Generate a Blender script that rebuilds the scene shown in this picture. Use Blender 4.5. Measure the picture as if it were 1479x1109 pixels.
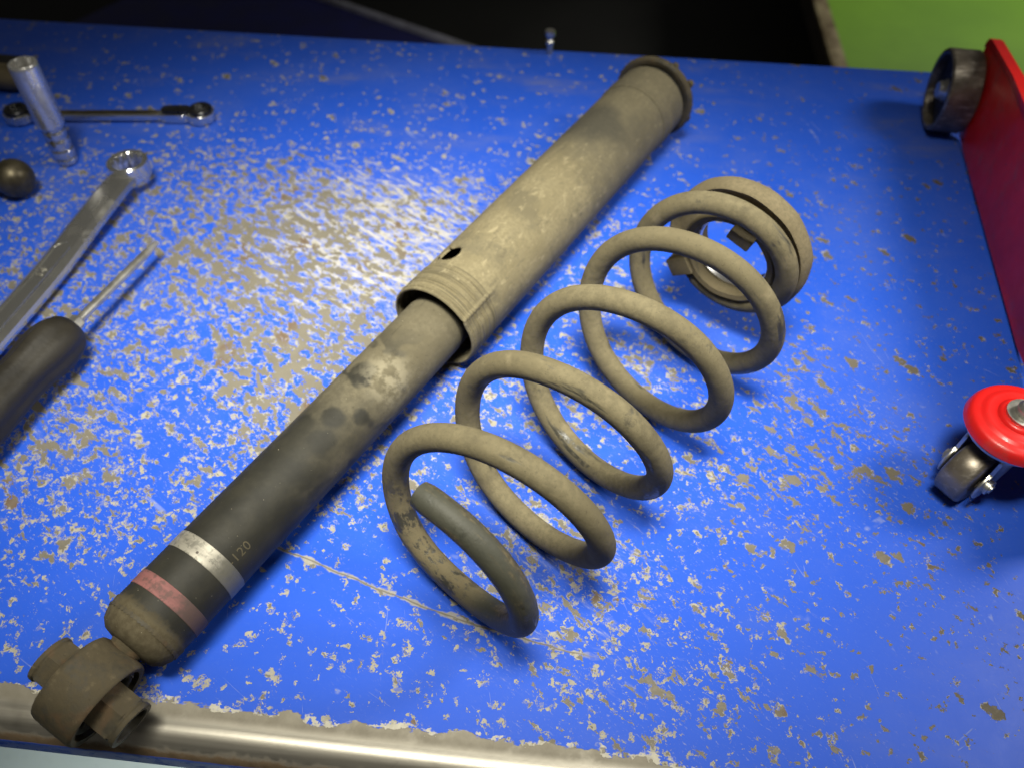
import bpy, bmesh, math, random
from mathutils import Vector, Matrix, noise as mnoise
random.seed(7)
S = bpy.context.scene
for o in list(bpy.data.objects): bpy.data.objects.remove(o)
COL = S.collection
PI = math.pi

# ------------------------------------------------------------------ camera
cd = bpy.data.cameras.new('camera'); cam = bpy.data.objects.new('camera', cd); COL.objects.link(cam)
right = Vector((0.99470419, 0.10259714, 0.00611527)); up = Vector((-0.08205183, 0.75686467, 0.64840062)); fwd = Vector((-0.06189562, 0.64546858, -0.76127475))
m = Matrix((right, up, -fwd)).transposed().to_4x4(); m.translation = Vector((0, 0, 0.43058))
cam.matrix_world = m
cd.sensor_width = 36; cd.lens = 36 * 1200 / 1479; cd.clip_start = 0.01; cd.clip_end = 60
cd.dof.use_dof = True; cd.dof.focus_distance = 0.43; cd.dof.aperture_fstop = 7.0
S.camera = cam

# ------------------------------------------------------------------ world and lamps (indoor workshop light)
w = bpy.data.worlds.new('World'); S.world = w; w.use_nodes = True
bgn = w.node_tree.nodes['Background']; bgn.inputs[0].default_value = (1.0, 0.97, 0.9, 1); bgn.inputs[1].default_value = 0.045
S.view_settings.view_transform = 'Standard'; S.view_settings.look = 'None'; S.view_settings.exposure = 0.0; S.view_settings.gamma = 1.0

def area(name, loc, target, sx, sy, power, color=(1, 0.97, 0.9), spread=150):
    l = bpy.data.lights.new(name, 'AREA'); l.shape = 'RECTANGLE'; l.size = sx; l.size_y = sy
    l.energy = power; l.color = color; l.spread = math.radians(spread)
    o = bpy.data.objects.new(name, l); COL.objects.link(o); o.location = loc
    d = Vector(target) - Vector(loc); o.rotation_euler = d.to_track_quat('-Z', 'Y').to_euler()
    return o
area('ceiling_lamp', (-0.05, 0.13, 1.00), (-0.09, 0.405, 0), 0.46, 0.20, 2.35, (1, 0.965, 0.84), 45)
area('ceiling_lamp', (1.10, 0.62, 1.00), (0.22, 0.34, 0), 0.26, 0.40, 1.55, (1, 0.97, 0.90), 60)
area('ceiling_lamp', (1.9, 3.3, 1.7), (1.7, 2.9, -0.75), 0.9, 0.15, 17.0, (1, 0.98, 0.88), 96)
area('floor_fill_lamp', (-0.30, -1.30, 0.20), (-0.30, 0.30, -0.75), 0.30, 0.10, 4.0, (1, 0.98, 0.92), 36)  # unseen lamp added only to brighten the floor strip under the bench

# ------------------------------------------------------------------ helpers
def tag(o, label=None, cat=None, group=None, kind=None):
    if label: o['label'] = label
    if cat: o['category'] = cat
    if group: o['group'] = group
    if kind: o['kind'] = kind
    return o
def obj(name, bm, mat, parent=None, smooth=True, angle=40):
    me = bpy.data.meshes.new(name)
    bmesh.ops.recalc_face_normals(bm, faces=bm.faces[:])
    bm.to_mesh(me); bm.free()
    if smooth:
        for p in me.polygons: p.use_smooth = True
        try: me.set_sharp_from_angle(angle=math.radians(angle))
        except Exception: pass
    if mat: me.materials.append(mat)
    o = bpy.data.objects.new(name, me); COL.objects.link(o)
    if parent: o.parent = parent
    return o
def thing(name, label, cat, loc=(0, 0, 0), group=None, mat=None):
    o = bpy.data.objects.new(name, None); COL.objects.link(o); o.empty_display_size = 0.02
    if mat is not None: o.matrix_world = mat
    else: o.location = loc
    return tag(o, label, cat, group)
def lathe(bm, prof, n=48, M=None, closed=False, cap=True):
    """revolve (r,z) profile about local Z"""
    M = M or Matrix.Identity(4); rings = []
    for r, z in prof:
        if r < 1e-6: rings.append([bm.verts.new(M @ Vector((0, 0, z)))])
        else: rings.append([bm.verts.new(M @ Vector((r * math.cos(2 * PI * i / n), r * math.sin(2 * PI * i / n), z))) for i in range(n)])
    seq = list(zip(rings[:-1], rings[1:]))
    if closed: seq.append((rings[-1], rings[0]))
    for a, b in seq:
        for i in range(n):
            j = (i + 1) % n
            if len(a) == 1 and len(b) == 1: continue
            if len(a) == 1: bm.faces.new((a[0], b[j], b[i]))
            elif len(b) == 1: bm.faces.new((a[i], a[j], b[0]))
            else: bm.faces.new((a[i], a[j], b[j], b[i]))
    if cap and not closed:
        for rg in (rings[0], rings[-1]):
            if len(rg) > 2: bm.faces.new(rg)
    return bm
def prism(bm, poly, z0, z1, M=None, bevel=0.0, seg=2):
    M = M or Matrix.Identity(4)
    a = [bm.verts.new(M @ Vector((x, y, z0))) for x, y in poly]; b = [bm.verts.new(M @ Vector((x, y, z1))) for x, y in poly]
    fs = [bm.faces.new(a[::-1]), bm.faces.new(b)]
    n = len(poly)
    for i in range(n): fs.append(bm.faces.new((a[i], a[(i + 1) % n], b[(i + 1) % n], b[i])))
    if bevel > 0:
        es = list({e for f in fs for e in f.edges})
        bmesh.ops.bevel(bm, geom=es, offset=bevel, segments=seg, profile=0.5, affect='EDGES', clamp_overlap=True)
    return bm
def boxp(bm, x0, x1, y0, y1, z0, z1, M=None, bevel=0.0):
    return prism(bm, [(x0, y0), (x1, y0), (x1, y1), (x0, y1)], z0, z1, M, bevel)
def sweep(bm, pts, rad, n=20, cap=True, uvs=None, sect=None):
    """tube along pts; rad float or list; sect optional list of (a,b) unit offsets"""
    rings = []; N = len(pts)
    t0 = (pts[1] - pts[0]).normalized(); ref = Vector((0, 0, 1)) if abs(t0.z) < 0.9 else Vector((1, 0, 0))
    nrm = (ref - ref.dot(t0) * t0).normalized()
    for i in range(N):
        t = (pts[min(i + 1, N - 1)] - pts[max(i - 1, 0)]).normalized()
        nrm = (nrm - nrm.dot(t) * t).normalized(); bn = t.cross(nrm)
        r = rad[i] if isinstance(rad, (list, tuple)) else rad
        if sect: ring = [bm.verts.new(pts[i] + (nrm * a + bn * b) * r) for a, b in sect]
        else: ring = [bm.verts.new(pts[i] + (nrm * math.cos(2 * PI * k / n) + bn * math.sin(2 * PI * k / n)) * r) for k in range(n)]
        rings.append(ring)
    nn = len(rings[0]); uvl = bm.loops.layers.uv.verify() if uvs else None
    for i in range(N - 1):
        for k in range(nn):
            j = (k + 1) % nn
            f = bm.faces.new((rings[i][k], rings[i][j], rings[i + 1][j], rings[i + 1][k]))
            if uvs:
                for l, (u, v) in zip(f.loops, ((uvs[i], k / nn), (uvs[i], (k + 1) / nn), (uvs[i + 1], (k + 1) / nn), (uvs[i + 1], k / nn))): l[uvl].uv = (u, v)
    if cap:
        for rg, u in ((rings[0], 0), (rings[-1], -1)):
            f = bm.faces.new(rg)
            if uvs:
                for l in f.loops: l[uvl].uv = (uvs[u], .5)
    return bm
def frame(origin, x, y, z):
    M = Matrix((Vector(x), Vector(y), Vector(z))).transposed().to_4x4(); M.translation = Vector(origin); return M
def axis_frame(origin, z, ref=(0, 0, 1)):
    z = Vector(z).normalized(); r = Vector(ref)
    x = r.cross(z)
    if x.length < 1e-4: x = Vector((1, 0, 0)).cross(z)
    x.normalize(); y = z.cross(x); return frame(origin, x, y, z)

# ------------------------------------------------------------------ node helper
class NT:
    def __init__(s, name):
        s.mat = bpy.data.materials.new(name); s.mat.use_nodes = True; s.t = s.mat.node_tree
        s.n = s.t.nodes; s.L = s.t.links; s.b = s.n['Principled BSDF']
        s.co = s.n.new('ShaderNodeTexCoord')
    def link(s, a, sock):
        if isinstance(a, (int, float)):
            try: sock.default_value = a
            except (TypeError, ValueError): sock.default_value = [a] * 3 + [1] * (len(sock.default_value) - 3)
        elif isinstance(a, (tuple, list)):
            sock.default_value = tuple(a) if len(a) == len(sock.default_value) else tuple(a) + (1,)
        else: s.L.new(a, sock)
    def math(s, op, a, b=0.0, c=0.0, clamp=False):
        n = s.n.new('ShaderNodeMath'); n.operation = op; n.use_clamp = clamp
        s.link(a, n.inputs[0]); s.link(b, n.inputs[1])
        if op in ('MULTIPLY_ADD', 'SMOOTH_MIN', 'COMPARE', 'WRAP'): s.link(c, n.inputs[2])
        return n.outputs[0]
    def add(s, a, b): return s.math('ADD', a, b)
    def sub(s, a, b): return s.math('SUBTRACT', a, b)
    def mul(s, a, b): return s.math('MULTIPLY', a, b)
    def mx(s, a, b): return s.math('MAXIMUM', a, b)
    def mn(s, a, b): return s.math('MINIMUM', a, b)
    def ss(s, x, e0, e1, lo=0.0, hi=1.0):
        n = s.n.new('ShaderNodeMapRange'); n.interpolation_type = 'SMOOTHSTEP'
        s.link(x, n.inputs[0]); s.link(e0, n.inputs[1]); s.link(e1, n.inputs[2]); s.link(lo, n.inputs[3]); s.link(hi, n.inputs[4])
        return n.outputs[0]
    def xyz(s, v):
        n = s.n.new('ShaderNodeSeparateXYZ'); s.link(v, n.inputs[0]); return n.outputs
    def cmb(s, x, y, z):
        n = s.n.new('ShaderNodeCombineXYZ'); s.link(x, n.inputs[0]); s.link(y, n.inputs[1]); s.link(z, n.inputs[2]); return n.outputs[0]
    def map(s, v, loc=(0, 0, 0), rot=(0, 0, 0), scale=(1, 1, 1)):
        if any(rot) and scale != (1, 1, 1): v = s.map(v, (0, 0, 0), rot); rot = (0, 0, 0)   # turn first, stretch after
        n = s.n.new('ShaderNodeMapping'); s.link(v, n.inputs[0]); n.inputs[1].default_value = loc; n.inputs[2].default_value = rot; n.inputs[3].default_value = scale; return n.outputs[0]
    def vadd(s, a, b):
        n = s.n.new('ShaderNodeVectorMath'); n.operation = 'ADD'; s.link(a, n.inputs[0]); s.link(b, n.inputs[1]); return n.outputs[0]
    def vscale(s, a, k):
        n = s.n.new('ShaderNodeVectorMath'); n.operation = 'SCALE'; s.link(a, n.inputs[0]); s.link(k, n.inputs[3]); return n.outputs[0]
    def dist(s, a, p):
        n = s.n.new('ShaderNodeVectorMath'); n.operation = 'DISTANCE'; s.link(a, n.inputs[0]); s.link(p, n.inputs[1]); return n.outputs['Value']
    def noise(s, v, scale, detail=3, rough=0.55, dist=0.0, col=False):
        n = s.n.new('ShaderNodeTexNoise'); s.link(v, n.inputs['Vector']); n.inputs['Scale'].default_value = scale; n.inputs['Detail'].default_value = detail
        n.inputs['Roughness'].default_value = rough; n.inputs['Distortion'].default_value = dist; return n.outputs['Color' if col else 'Fac']
    def voro(s, v, scale, feature='F1', rand=1.0):
        n = s.n.new('ShaderNodeTexVoronoi'); n.feature = feature; s.link(v, n.inputs['Vector']); n.inputs['Scale'].default_value = scale; n.inputs['Randomness'].default_value = rand; return n.outputs
    def mix(s, f, a, b):
        n = s.n.new('ShaderNodeMix'); n.data_type = 'RGBA'; s.link(f, n.inputs[0]); s.link(a, n.inputs[6]); s.link(b, n.inputs[7]); return n.outputs[2]
    def bump(s, h, strength=0.5, dist=0.0005, normal=None):
        n = s.n.new('ShaderNodeBump'); s.link(h, n.inputs['Height']); n.inputs['Strength'].default_value = strength; n.inputs['Distance'].default_value = dist
        if normal: s.L.new(normal, n.inputs['Normal'])
        return n.outputs[0]
    def out(s, color=None, rough=None, metal=None, normal=None, spec=None, coat=None):
        B = s.b.inputs
        if color is not None: s.link(color, B['Base Color'])
        if rough is not None: s.link(rough, B['Roughness'])
        if metal is not None: s.link(metal, B['Metallic'])
        if normal is not None: s.link(normal, B['Normal'])
        if spec is not None: s.link(spec, B['Specular IOR Level'])
        if coat is not None: s.link(coat, B['Coat Weight'])
        return s.mat

def simple(name, col, rough=0.5, metal=0.0, nscale=80, var=0.25, bump=0.0, col2=None):
    t = NT(name); P = t.co.outputs['Object']
    n = t.noise(P, nscale, 5, 0.6)
    c2 = col2 or tuple(x * (1 - var) for x in col)
    f = t.ss(n, 0.35, 0.65)
    r = t.math('MULTIPLY_ADD', n, 0.3, rough - 0.15)
    nb = t.bump(t.noise(P, nscale * 6, 3, 0.6), 0.4, bump) if bump else None
    return t.out(t.mix(f, c2, col), r, metal, nb)

# ------------------------------------------------------------------ chipped blue bench paint
def m_bench():
    t = NT('chipped_blue_paint'); P = t.co.outputs['Object']; X, Y, Z = t.xyz(P)
    warp = t.vscale(t.vadd(t.noise(P, 55, 3, 0.6, col=True), (-.5, -.5, -.5)), 0.010)
    W = t.vadd(P, warp)
    W2 = t.vadd(P, t.vscale(t.vadd(t.noise(P, 170, 4, 0.65, col=True), (-.5, -.5, -.5)), 0.014))
    # where the top is worn most
    big = t.noise(P, 7, 3, 0.55)
    dA = t.ss(t.dist(P, (-0.25, 0.42, 0)), 0.08, 0.42, 1.05, 0.0)
    dB = t.ss(t.dist(P, (0.06, 0.29, 0)), 0.08, 0.31, 0.76, 0.0)
    dC = t.ss(t.dist(P, (-0.05, 0.52, 0)), 0.03, 0.26, 0.62, 0.0)
    D = t.mx(t.mx(dA, dB), dC)
    D = t.mx(D, t.ss(X, 0.34, 0.14, 0.22, 0.38))
    D = t.mul(D, t.ss(Y, 0.76, 0.54, 0.10, 1.0))
    D = t.mul(D, t.mx(t.ss(Y, 0.15, 0.36, 0.72, 1.0), t.ss(X, -0.14, -0.02, 0.0, 0.9)))
    D = t.mul(D, t.ss(big, 0.34, 0.60, 0.55, 1.22))
    # A: connected flakes
    Ws = t.map(W, rot=(0, 0, math.radians(40)), scale=(0.72, 1.25, 1))
    nA = t.noise(Ws, 108, 5, 0.68)
    thA = t.math('MULTIPLY_ADD', D, -0.182, 0.710)
    hA = t.sub(nA, thA)
    # B: separate round chips
    v = t.voro(t.map(W2, rot=(0, 0, math.radians(52)), scale=(0.72, 1.25, 1)), 80); rr = t.xyz(v['Color']); pres = t.math('LESS_THAN', rr[0], t.math('MULTIPLY_ADD', D, 0.95, 0.15))
    radB = t.math('MULTIPLY_ADD', t.math('POWER', rr[1], 2.5), 0.30, 0.09)
    hB = t.mul(t.sub(radB, v['Distance']), 0.16)
    hB = t.math('MULTIPLY_ADD', pres, 1.0, t.sub(hB, 1.0))
    v2 = t.voro(t.vadd(W2, (3.1, 1.7, 0)), 190); r2 = t.xyz(v2['Color']); pres2 = t.math('LESS_THAN', r2[0], t.math('MULTIPLY_ADD', D, 0.95, 0.12))
    hC = t.mul(t.sub(t.math('MULTIPLY_ADD', r2[1], 0.30, 0.08), v2['Distance']), 0.10)
    hC = t.math('MULTIPLY_ADD', pres2, 1.0, t.sub(hC, 1.0))
    h = t.mx(t.mx(hA, hB), hC)
    # rim breadth varies
    rb = t.noise(P, 120, 2, 0.5)
    reg = t.ss(X, 0.20, 0.02, 0.30, 1.0)
    rimw = t.mul(reg, t.ss(rb, 0.35, 0.65, 0.000, 0.028))
    cthr = t.ss(X, 0.16, 0.0, 0.0, 0.011)
    core = t.ss(t.sub(h, cthr), 0.0, 0.007)
    rim = t.ss(t.add(h, rimw), -0.001, 0.006)
    fs = t.noise(t.map(W2, rot=(0, 0, math.radians(30)), scale=(0.45, 1.3, 1)), 300, 3, 0.65)
    rim = t.mul(rim, t.ss(fs, 0.44, 0.49, 0.0, 1.0))
    # big scuffed patches, streaky primer showing
    Sx = t.map(t.vadd(P, t.vscale(warp, .5)), rot=(0, 0, math.radians(36)), scale=(0.26, 1.25, 1))
    nS = t.noise(Sx, 150, 4, 0.68)
    nS2 = t.noise(t.map(t.vadd(P, t.vscale(warp, .5)), rot=(0, 0, math.radians(4)), scale=(0.30, 1.2, 1)), 140, 4, 0.68)
    nS = t.mx(nS, t.sub(nS2, 0.03))
    scA = t.ss(t.dist(t.map(P, loc=(0.0, 0, 0)), (-0.165, 0.505, 0)), 0.03, 0.21, 1.0, 0.0)
    scB = t.ss(t.dist(P, (-0.33, 0.36, 0)), 0.02, 0.20, 0.45, 0.0)
    scC = t.ss(t.dist(P, (0.0, 0.24, 0)), 0.02, 0.16, 0.5, 0.0)
    sc = t.mx(t.mx(scA, scB), scC)
    thS = t.math('MULTIPLY_ADD', sc, -0.31, 0.80)
    scuff = t.mul(t.ss(t.sub(nS, thS), -0.03, 0.10), t.ss(sc, 0.0, 0.15))
    # fine scratches in a few directions
    scr = 0.0
    for ang, sx, lim, off in ((33, 6.0, .60, 0), (74, 5.0, .60, 3.0), (-38, 7.0, .64, 7.0)):
        Q = t.map(t.vadd(P, (off, off * .7, 0)), rot=(0, 0, math.radians(ang)), scale=(sx, 52, 1))
        n1 = t.noise(Q, 1.0, 1, 0.5); a = t.math('ABSOLUTE', t.sub(n1, 0.5))
        line = t.ss(a, 0.0, 0.0060, 1.0, 0.0)
        gate = t.ss(t.noise(t.vadd(P, (off + 2, 0, 0)), 30, 3, 0.6), lim, lim + 0.05)
        l = t.mul(line, gate); scr = l if scr == 0.0 else t.mx(scr, l)
    # one long gouge
    Yg = t.math('MULTIPLY_ADD', t.noise(P, 24, 3, 0.6), 0.006, -0.003)
    slope = t.math('MULTIPLY_ADD', X, -0.155, 0.1845)
    bow = t.mul(t.math('POWER', t.math('ABSOLUTE', t.sub(X, 0.025)), 2.0), 0.55)
    dg = t.math('ABSOLUTE', t.sub(Y, t.add(t.add(slope, bow), Yg)))
    gx = t.mul(t.ss(X, -0.185, -0.165), t.ss(X, 0.035, 0.015))
    gn = t.noise(P, 140, 3, 0.6)
    gcore = t.mul(t.ss(dg, t.math('MULTIPLY_ADD', gn, 0.0028, -0.0006), 0.0, 0, 1), gx)
    grim = t.mul(t.ss(t.sub(dg, t.math('MULTIPLY_ADD', t.noise(P, 90, 3, 0.6), 0.008, -0.0035)), 0.0012, 0.0, 0, 0.9), gx)
    core = t.mx(core, gcore); rim = t.mx(rim, grim)
    # bare rolled front edge
    nb1 = t.noise(t.map(P, scale=(1, 1.8, 1)), 42, 4, 0.65)
    yb = t.math('MULTIPLY_ADD', t.sub(nb1, 0.5), 0.020, 0.1335)
    yb = t.sub(yb, t.ss(X, 0.02, 0.22, 0.0, 0.022))
    edge = t.ss(t.sub(yb, Y), 0.0, 0.0008)
    yj = t.math('MULTIPLY_ADD', t.noise(P, 130, 4, .7), 0.011, t.sub(yb, 0.0055))
    eprim = t.mul(t.ss(t.sub(yj, t.sub(Y, 0.0015)), 0.0, 0.0008), t.ss(t.sub(Y, t.math('MULTIPLY_ADD', t.noise(P, 85, 4, .7), 0.013, t.sub(yb, 0.0075))), 0.0, 0.0008))
    eprim = t.mul(eprim, t.ss(t.noise(P, 60, 4, .65), 0.46, 0.53))
    onlip = t.ss(Z, -0.0015, -0.006)
    lipblue = t.ss(t.add(Z, t.math('MULTIPLY_ADD', nb1, 0.004, -0.002)), -0.0105, -0.0118)
    liprust = t.mul(t.ss(t.add(Z, t.math('MULTIPLY_ADD', t.noise(P, 130, 3, .6), 0.006, -0.003)), -0.0040, -0.0075), 1.0)
    edge = t.mul(edge, t.sub(1.0, lipblue))
    # colours
    blue = t.mix(t.noise(P, 5, 4, 0.6), (0.015, 0.080, 0.55), (0.024, 0.108, 0.67))
    film = t.mul(t.ss(t.noise(t.map(P, scale=(0.6, 1.6, 1)), 13, 5, 0.65), 0.5, 0.8), t.ss(Y, 0.5, 0.8, 0.10, 0.5))
    blue = t.mix(film, blue, (0.22, 0.22, 0.21))
    dust_haze = t.add(t.mul(t.ss(t.noise(P, 420, 3, 0.7), 0.55, 0.75), 0.16), t.mul(t.ss(t.noise(t.map(P, loc=(.4, .2, 0)), 9, 5, .65), .42, .74), .12))  # fine dust, plus a broad pale haze painted in for milky glare
    blue = t.mix(t.mul(dust_haze, t.ss(Y, 0.16, 0.38, 0.35, 1.0)), blue, (0.22, 0.26, 0.36))
    primer = t.mix(t.noise(P, 230, 3, 0.6), (0.34, 0.315, 0.245), (0.62, 0.595, 0.50))
    steel = t.mix(t.noise(P, 45, 4, 0.6), (0.155, 0.140, 0.108), (0.26, 0.24, 0.192))
    steel = t.mix(t.mul(t.ss(t.noise(P, 26, 3, .6), 0.58, 0.7), 0.6), steel, (0.16, 0.085, 0.045))
    c = t.mix(t.mul(scr, 0.40), blue, (0.34, 0.38, 0.50))
    veil = t.mul(t.ss(t.sub(nS, thS), -0.13, 0.02), t.ss(D, 0.25, 0.85))
    fine = t.mul(t.ss(t.noise(t.map(P, rot=(0, 0, math.radians(36)), scale=(0.5, 1.2, 1)), 520, 3, .7), 0.60, 0.70), t.ss(D, 0.15, 0.8))
    c = t.mix(t.mul(veil, 0.26), c, (0.30, 0.33, 0.40))
    c = t.mix(t.mul(fine, 0.55), c, (0.36, 0.37, 0.38))
    c = t.mix(t.mul(scuff, 0.88), c, primer)
    rimf = t.mul(rim, t.ss(t.noise(P, 200, 2, 0.5), 0.36, 0.44, 0.35, 1.0))
    rimcol = t.mix(t.noise(P, 170, 4, 0.65), (0.19, 0.178, 0.135), (0.50, 0.475, 0.385))
    c = t.mix(rimf, c, rimcol)
    steel = t.mix(t.ss(X, 0.10, 0.30, 0.0, 0.65), steel, (0.085, 0.068, 0.045))
    c = t.mix(core, c, steel)
    c = t.mix(onlip, c, blue)
    brush = t.noise(t.map(P, scale=(0.12, 6, 6)), 60, 4, 0.6)
    bare = t.mix(brush, (0.36, 0.33, 0.27), (0.54, 0.51, 0.44))
    flat = t.mul(t.ss(Y, 0.1235, 0.1290), t.ss(t.noise(P, 60, 4, .65), .25, .5, .55, 1.0))
    bare = t.mix(t.mul(t.ss(Y, 0.122, 0.131), t.ss(t.noise(P, 50, 4, .6), 0.40, 0.62, 0.25, 0.9)), bare, (0.30, 0.28, 0.235))
    bare = t.mix(t.mul(t.ss(t.noise(P, 33, 3, .6), 0.55, 0.75), 0.5), bare, (0.22, 0.20, 0.16))
    bare = t.mix(flat, bare, t.mix(t.noise(P, 85, 4, .65), (0.15, 0.132, 0.098), (0.33, 0.305, 0.245)))
    bare = t.mix(liprust, bare, t.mix(t.noise(P, 160, 3, .6), (0.10, 0.065, 0.035), (0.26, 0.19, 0.12)))
    c = t.mix(edge, c, bare)
    c = t.mix(t.mul(eprim, t.sub(1.0, onlip)), c, primer)
    edge = t.mul(edge, t.sub(1.0, t.mul(eprim, 0.9)))
    solid = t.mx(core, t.mul(scuff, 0.5))
    rough = t.mix(solid, 0.44, 0.66); rough = t.xyz(rough)[0]
    rough = t.add(rough, t.mul(t.sub(t.noise(P, 60, 4, .6), .5), 0.18))
    rough = t.math('MULTIPLY_ADD', rim, 0.16, rough)
    rough = t.xyz(t.mix(edge, t.cmb(rough, rough, rough), t.math('MULTIPLY_ADD', flat, 0.25, t.math('MULTIPLY_ADD', liprust, 0.35, t.math('MULTIPLY_ADD', brush, .22, .27)))))[0]
    metal = t.mx(t.mul(core, 0.35), t.mul(edge, t.mx(t.math('MULTIPLY_ADD', flat, -0.55, t.math('MULTIPLY_ADD', liprust, -0.75, 0.9)), 0.1)))
    hgt = t.sub(1.0, t.mx(t.mul(rim, 0.35), t.mx(core, edge)))
    hgt = t.sub(hgt, t.mul(scr, 0.25))
    nrm = t.bump(hgt, 0.55, 0.0004, t.bump(t.noise(P, 350, 3, 0.6), 0.12, 0.0003))
    return t.out(c, rough, metal, nrm, 0.24)

def m_dusty(name, dust, dark, dscale=45, thr=0.40, soft=0.12, speck=0.5, uvt=False):
    """dry road dust over black paint"""
    t = NT(name); P = t.co.outputs['Object']
    n = t.noise(P, dscale, 5, 0.62, 0.4); n2 = t.noise(P, dscale * 7, 4, 0.65)
    f = t.ss(t.add(n, t.mul(t.sub(n2, 0.5), 0.25)), thr - soft, thr + soft)
    d = t.mix(t.ss(n2, 0.3, 0.7), tuple(x * 0.80 for x in dust), tuple(min(1, x * 1.13) for x in dust))
    d = t.mix(t.ss(t.noise(P, dscale * 0.4, 4, 0.6), 0.35, 0.7), d, tuple(x * k for x, k in zip(dust, (0.80, 0.79, 0.76))))
    pits = t.mul(t.ss(t.noise(P, dscale * 16, 2, 0.6), 0.64, 0.72), speck)
    d = t.mix(pits, d, tuple(x * 0.45 for x in dust))
    return t, P, f, d, n2

def m_spring():
    t, P, f, d, n2 = m_dusty('dusty_spring_wire', (0.160, 0.136, 0.078), (0.02, 0.02, 0.018), 38, 0.30, 0.09)
    U, V, _ = t.xyz(t.co.outputs['UV'])
    # rub marks stretched along the wire
    Q = t.cmb(t.mul(U, 5.5), t.mul(V, 3.2), 0.0)
    rubn = t.noise(Q, 1.0, 4, 0.6)
    rub = t.mul(t.ss(rubn, 0.575, 0.655), t.ss(t.noise(P, 130, 4, .65), 0.32, 0.52))
    # scraped black lower end of the near coil
    zone = t.mul(t.ss(U, -0.56, -0.48), t.ss(U, -0.20, -0.30))
    scrape = t.mul(zone, t.ss(t.noise(t.cmb(t.mul(U, 26), t.mul(V, 7), 0), 1.0, 5, .7), 0.49, 0.58))
    dirt = t.mul(zone, t.ss(n2, .35, .65))
    bare = t.ss(U, -0.50, -0.585)
    black = t.mx(t.mx(rub, scrape), t.sub(1.0, f))
    paint = t.mix(t.noise(P, 90, 3, .6), (0.018, 0.019, 0.017), (0.045, 0.046, 0.040))
    d = t.mix(t.mul(dirt, .5), d, (0.13, 0.10, 0.055))
    d = t.mix(t.mul(t.ss(t.noise(P, 52, 5, .7), .50, .68), .55), d, (0.085, 0.072, 0.042))
    d = t.mix(t.mul(t.ss(t.noise(P, 33, 4, .6), .60, .72), .45), d, (0.27, 0.225, 0.135))
    d = t.mix(t.mul(t.ss(t.noise(P, 500, 2, .6), .64, .72), .35), d, (0.07, 0.058, 0.036))
    greeny = t.mix(t.noise(P, 70, 4, .6), (0.040, 0.042, 0.032), (0.072, 0.070, 0.050))
    cake = t.mul(t.ss(t.noise(t.cmb(t.mul(U, 5), t.mul(V, 4.5), 3.0), 1.0, 5, .7), .50, .60), .85)
    greeny = t.mix(cake, greeny, t.mix(t.ss(n2, .35, .65), (0.050, 0.041, 0.024), (0.16, 0.128, 0.070)))
    d = t.mix(bare, d, greeny)
    c = t.mix(t.mul(black, 0.86), d, paint)
    r = t.xyz(t.mix(black, 0.88, 0.34))[0]; r = t.math('MULTIPLY_ADD', bare, -0.28, r)
    nb = t.bump(t.add(t.sub(n2, t.mul(black, .6)), t.mul(t.noise(P, 480, 3, .6), .5)), 0.5, 0.0005)
    return t.out(c, r, 0.0, nb, 0.4)

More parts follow.
